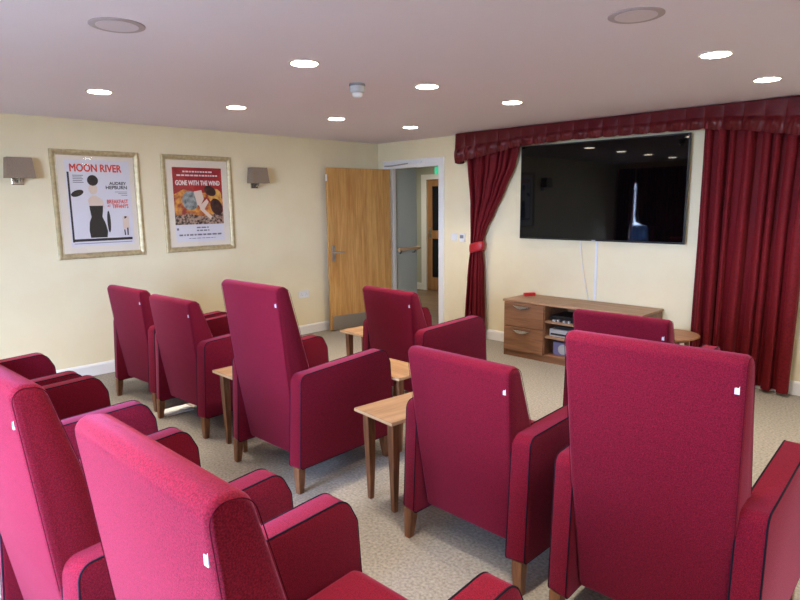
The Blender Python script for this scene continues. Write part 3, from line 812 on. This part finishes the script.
# ------------------------------------------------------------------ ceiling fittings
def make_downlight():
    e = empty('downlight')
    bm = B(); lathe(bm, [(.071,0),(.088,0),(.088,-.003),(.083,-.007),(.072,-.005)], n=40)
    # ring: drop caps by building open
    obj('rim', bm, M['rim'], e, True)
    bm = B(); lathe(bm, [(.0715,-.0005),(.0715,-.0075),(.064,-.0085),(0,-.0085)], n=40); obj('diffuser', bm, M['led'], e, True)
    return e
LW = 9.5
dl = make_downlight(); reg()
cols = {1.545:[-.99,-1.98,-3.02,-4.07,-5.12,-6.2], 3.175:[-1.53,-2.53,-3.55,-5.6,-6.6], 4.837:[-1.04,-2.04,-4.07,-5.1,-6.15], 6.48:[-1.53,-2.55,-3.55,-4.6,-5.6,-6.6]}
where = {(1.545,-.99):'downlight closest to the corner above the open door',(1.545,-1.98):'downlight second from the doorway along the left column',(1.545,-3.02):'downlight over the red poster side of the room',
 (1.545,-4.07):'leftmost lit downlight, above the MOON RIVER poster',(3.175,-1.53):'downlight just in front of the pelmet corner',(3.175,-2.53):'downlight right of the smoke detector',(3.175,-3.55):'downlight left of the smoke detector, nearest us of the centre ones',
 (4.837,-1.04):'rightmost lit downlight close to the pelmet',(4.837,-2.04):'large bright downlight between the right ceiling speaker and the pelmet'}
first = True
for x, ys in cols.items():
    for y in ys:
        o = dl if first else copy_tree(dl); first = False
        o.location = (x,y,H)
        lab = where.get((x,y)); 
        tag(o, lab or 'round white ceiling downlight out of the picture behind the camera side', 'downlight', 'round ceiling downlights')
        ld = bpy.data.lights.new('downlight_lamp', 'AREA'); ld.shape = 'DISK'; ld.size = .135; ld.energy = LW; ld.color = (1,.86,.68); ld.spread = math.radians(95)
        lo = bpy.data.objects.new('lamp', ld); link(lo, o); lo.location = (0,0,-.014)
def speaker(x, y, lab):
    e = empty('ceiling_speaker', (x,y,H)); tag(e, lab, 'ceiling speaker', 'round ceiling speakers')
    bm = B(); lathe(bm, [(.088,0),(.115,0),(.115,-.003),(.108,-.006),(.088,-.005)], n=48); obj('rim', bm, M['grillerim'], e, True)
    bm = B(); lathe(bm, [(.087,-.0005),(.087,-.006),(.0,-.0075)], n=48); obj('grille', bm, M['grille'], e, True)
speaker(3.212,-4.577,'round flush ceiling speaker at the upper left')
speaker(4.839,-3.048,'round flush ceiling speaker at the top right')
e = empty('smoke_detector', (2.915,-2.93,H)); tag(e, 'small silvery smoke detector hanging from the ceiling between two downlights', 'smoke detector')
bm = B(); lathe(bm, [(.052,0),(.054,-.012),(.050,-.016),(0,-.016)], n=32); obj('base', bm, M['greyplastic'], e, True)
bm = B(); lathe(bm, [(.048,-.016),(.050,-.03),(.048,-.052),(.038,-.06),(0,-.06)], n=32); obj('body', bm, M['silver'], e, True)
bm = B(); lathe(bm, [(.034,-.06),(.033,-.078),(.024,-.086),(0,-.088)], n=32); obj('sensor_cap', bm, M['plastic'], e, True)

# ------------------------------------------------------------------ rear of the room (seen in the screen)
r = empty('rear_curtain', (.95,YB+.10,0)); tag(r, 'dark crimson curtain over the rear window, seen only in the screen', 'curtain')
curtain('cloth', 2.25, .03, [(2.25,-.455),(1.15,-.455),(1.06,-.17),(.03,-.15)], [(2.25,.55),(.03,.55)], 0, lambda z: .025, 8, M['curtain'], 21, nu=120, nz=20, parent=r)
r = empty('rear_curtain', (.1,YB+.10,0)); tag(r, 'dark crimson curtain left of the rear window, seen only in the screen', 'curtain')
curtain('cloth', 2.25, .03, [(2.25,0),(.03,0)], [(2.25,.36),(1.6,.36),(1.15,.35),(1.0,.28),(.03,.27)], 0, lambda z: .02, 6, M['curtain'], 22, nu=90, nz=20, parent=r)
r = empty('table_lamp', (.72,-6.86,.0)); tag(r, 'table lamp with a pale blue shade on a small stand, reflected in the screen', 'lamp')
bm = B(); lathe(bm, [(.16,0),(.16,.02),(.02,.03),(.018,.6),(.14,.62),(.14,.635),(0,.635)], n=24); obj('stand', bm, M['leg'], r, True)
bm = B(); lathe(bm, [(.05,.635),(.06,.65),(.03,.68),(.02,.74),(0,.74)], n=24); obj('lamp_base', bm, M['chrome'], r, True)
bm = B(); rr_ = [[bm.verts.new((a_*math.cos(2*PI*k/32),a_*math.sin(2*PI*k/32),z_)) for k in range(32)] for a_, z_ in ((.20,.72),(.13,1.08))]
for k in range(32): bm.faces.new((rr_[0][k],rr_[0][(k+1)%32],rr_[1][(k+1)%32],rr_[1][k]))
o = obj('lamp_shade', bm, M['bluefabric'], r, True)
nt, N, L, b_ = nodes(M['bluefabric'])
tr = N.new('ShaderNodeBsdfTranslucent'); tr.inputs[0].default_value = srgb(170,200,236); mx = N.new('ShaderNodeMixShader'); mx.inputs[0].default_value = .8
L.new(b_.outputs[0], mx.inputs[1]); L.new(tr.outputs[0], mx.inputs[2]); L.new(mx.outputs[0], N['Material Output'].inputs[0])

# unseen paved ground outside the rear windows, added to block sky light from below
bm = B(); box(bm, (-14,YB-30,-.3), (22,YB-T-.02,-.15)); struct('ground', bm, M['paving'])
# ------------------------------------------------------------------ light
w = bpy.data.worlds.new('World'); sc.world = w; w.use_nodes = True
bg = w.node_tree.nodes['Background']; bg.inputs[0].default_value = (.50,.66,1.0,1); bg.inputs[1].default_value = 80
for wn in (W1, W2):
    ld = bpy.data.lights.new('sky_portal', 'AREA'); ld.shape = 'RECTANGLE'; ld.size = wn[1]-wn[0]; ld.size_y = wn[3]-wn[2]
    ld.cycles.is_portal = True
    lo = bpy.data.objects.new('sky_portal', ld); link(lo); lo.location = ((wn[0]+wn[1])/2, YB-T-.01, (wn[2]+wn[3])/2); lo.rotation_euler = (PI/2,0,0)
ld = bpy.data.lights.new('hall_fill', 'AREA'); ld.shape = 'DISK'; ld.size = .3; ld.energy = 30; ld.color = (1,.9,.75)  # unseen area light added to brighten the corridor, no fixture
lo = bpy.data.objects.new('hall_fill', ld); link(lo); lo.location = (-.6,1.5,2.28)

# ------------------------------------------------------------------ camera
f, yaw, pit, rol = 605.98459, math.radians(44.78696), math.radians(-9.13502), math.radians(-.63852)
cy_, sy_, cp, sp = math.cos(yaw), math.sin(yaw), math.cos(pit), math.sin(pit)
F = Vector((-sy_*cp, cy_*cp, sp)); R0 = Vector((cy_,sy_,0)); U0 = R0.cross(F)
R1 = R0*math.cos(rol)+U0*math.sin(rol); U1 = -R0*math.sin(rol)+U0*math.cos(rol)
cd = bpy.data.cameras.new('Camera'); cd.sensor_width = 36; cd.lens = f/800*36; cd.clip_start = .02
co = bpy.data.objects.new('Camera', cd); C.objects.link(co)
m = Matrix((R1, U1, -F)).transposed().to_4x4(); m.translation = (6.04157745,-5.70131089,1.6)
co.matrix_world = m; sc.camera = co
vs = sc.view_settings; vs.view_transform = 'Standard'; vs.look = 'None'; vs.gamma = 1; vs.use_curve_mapping = False; vs.exposure = 0.0
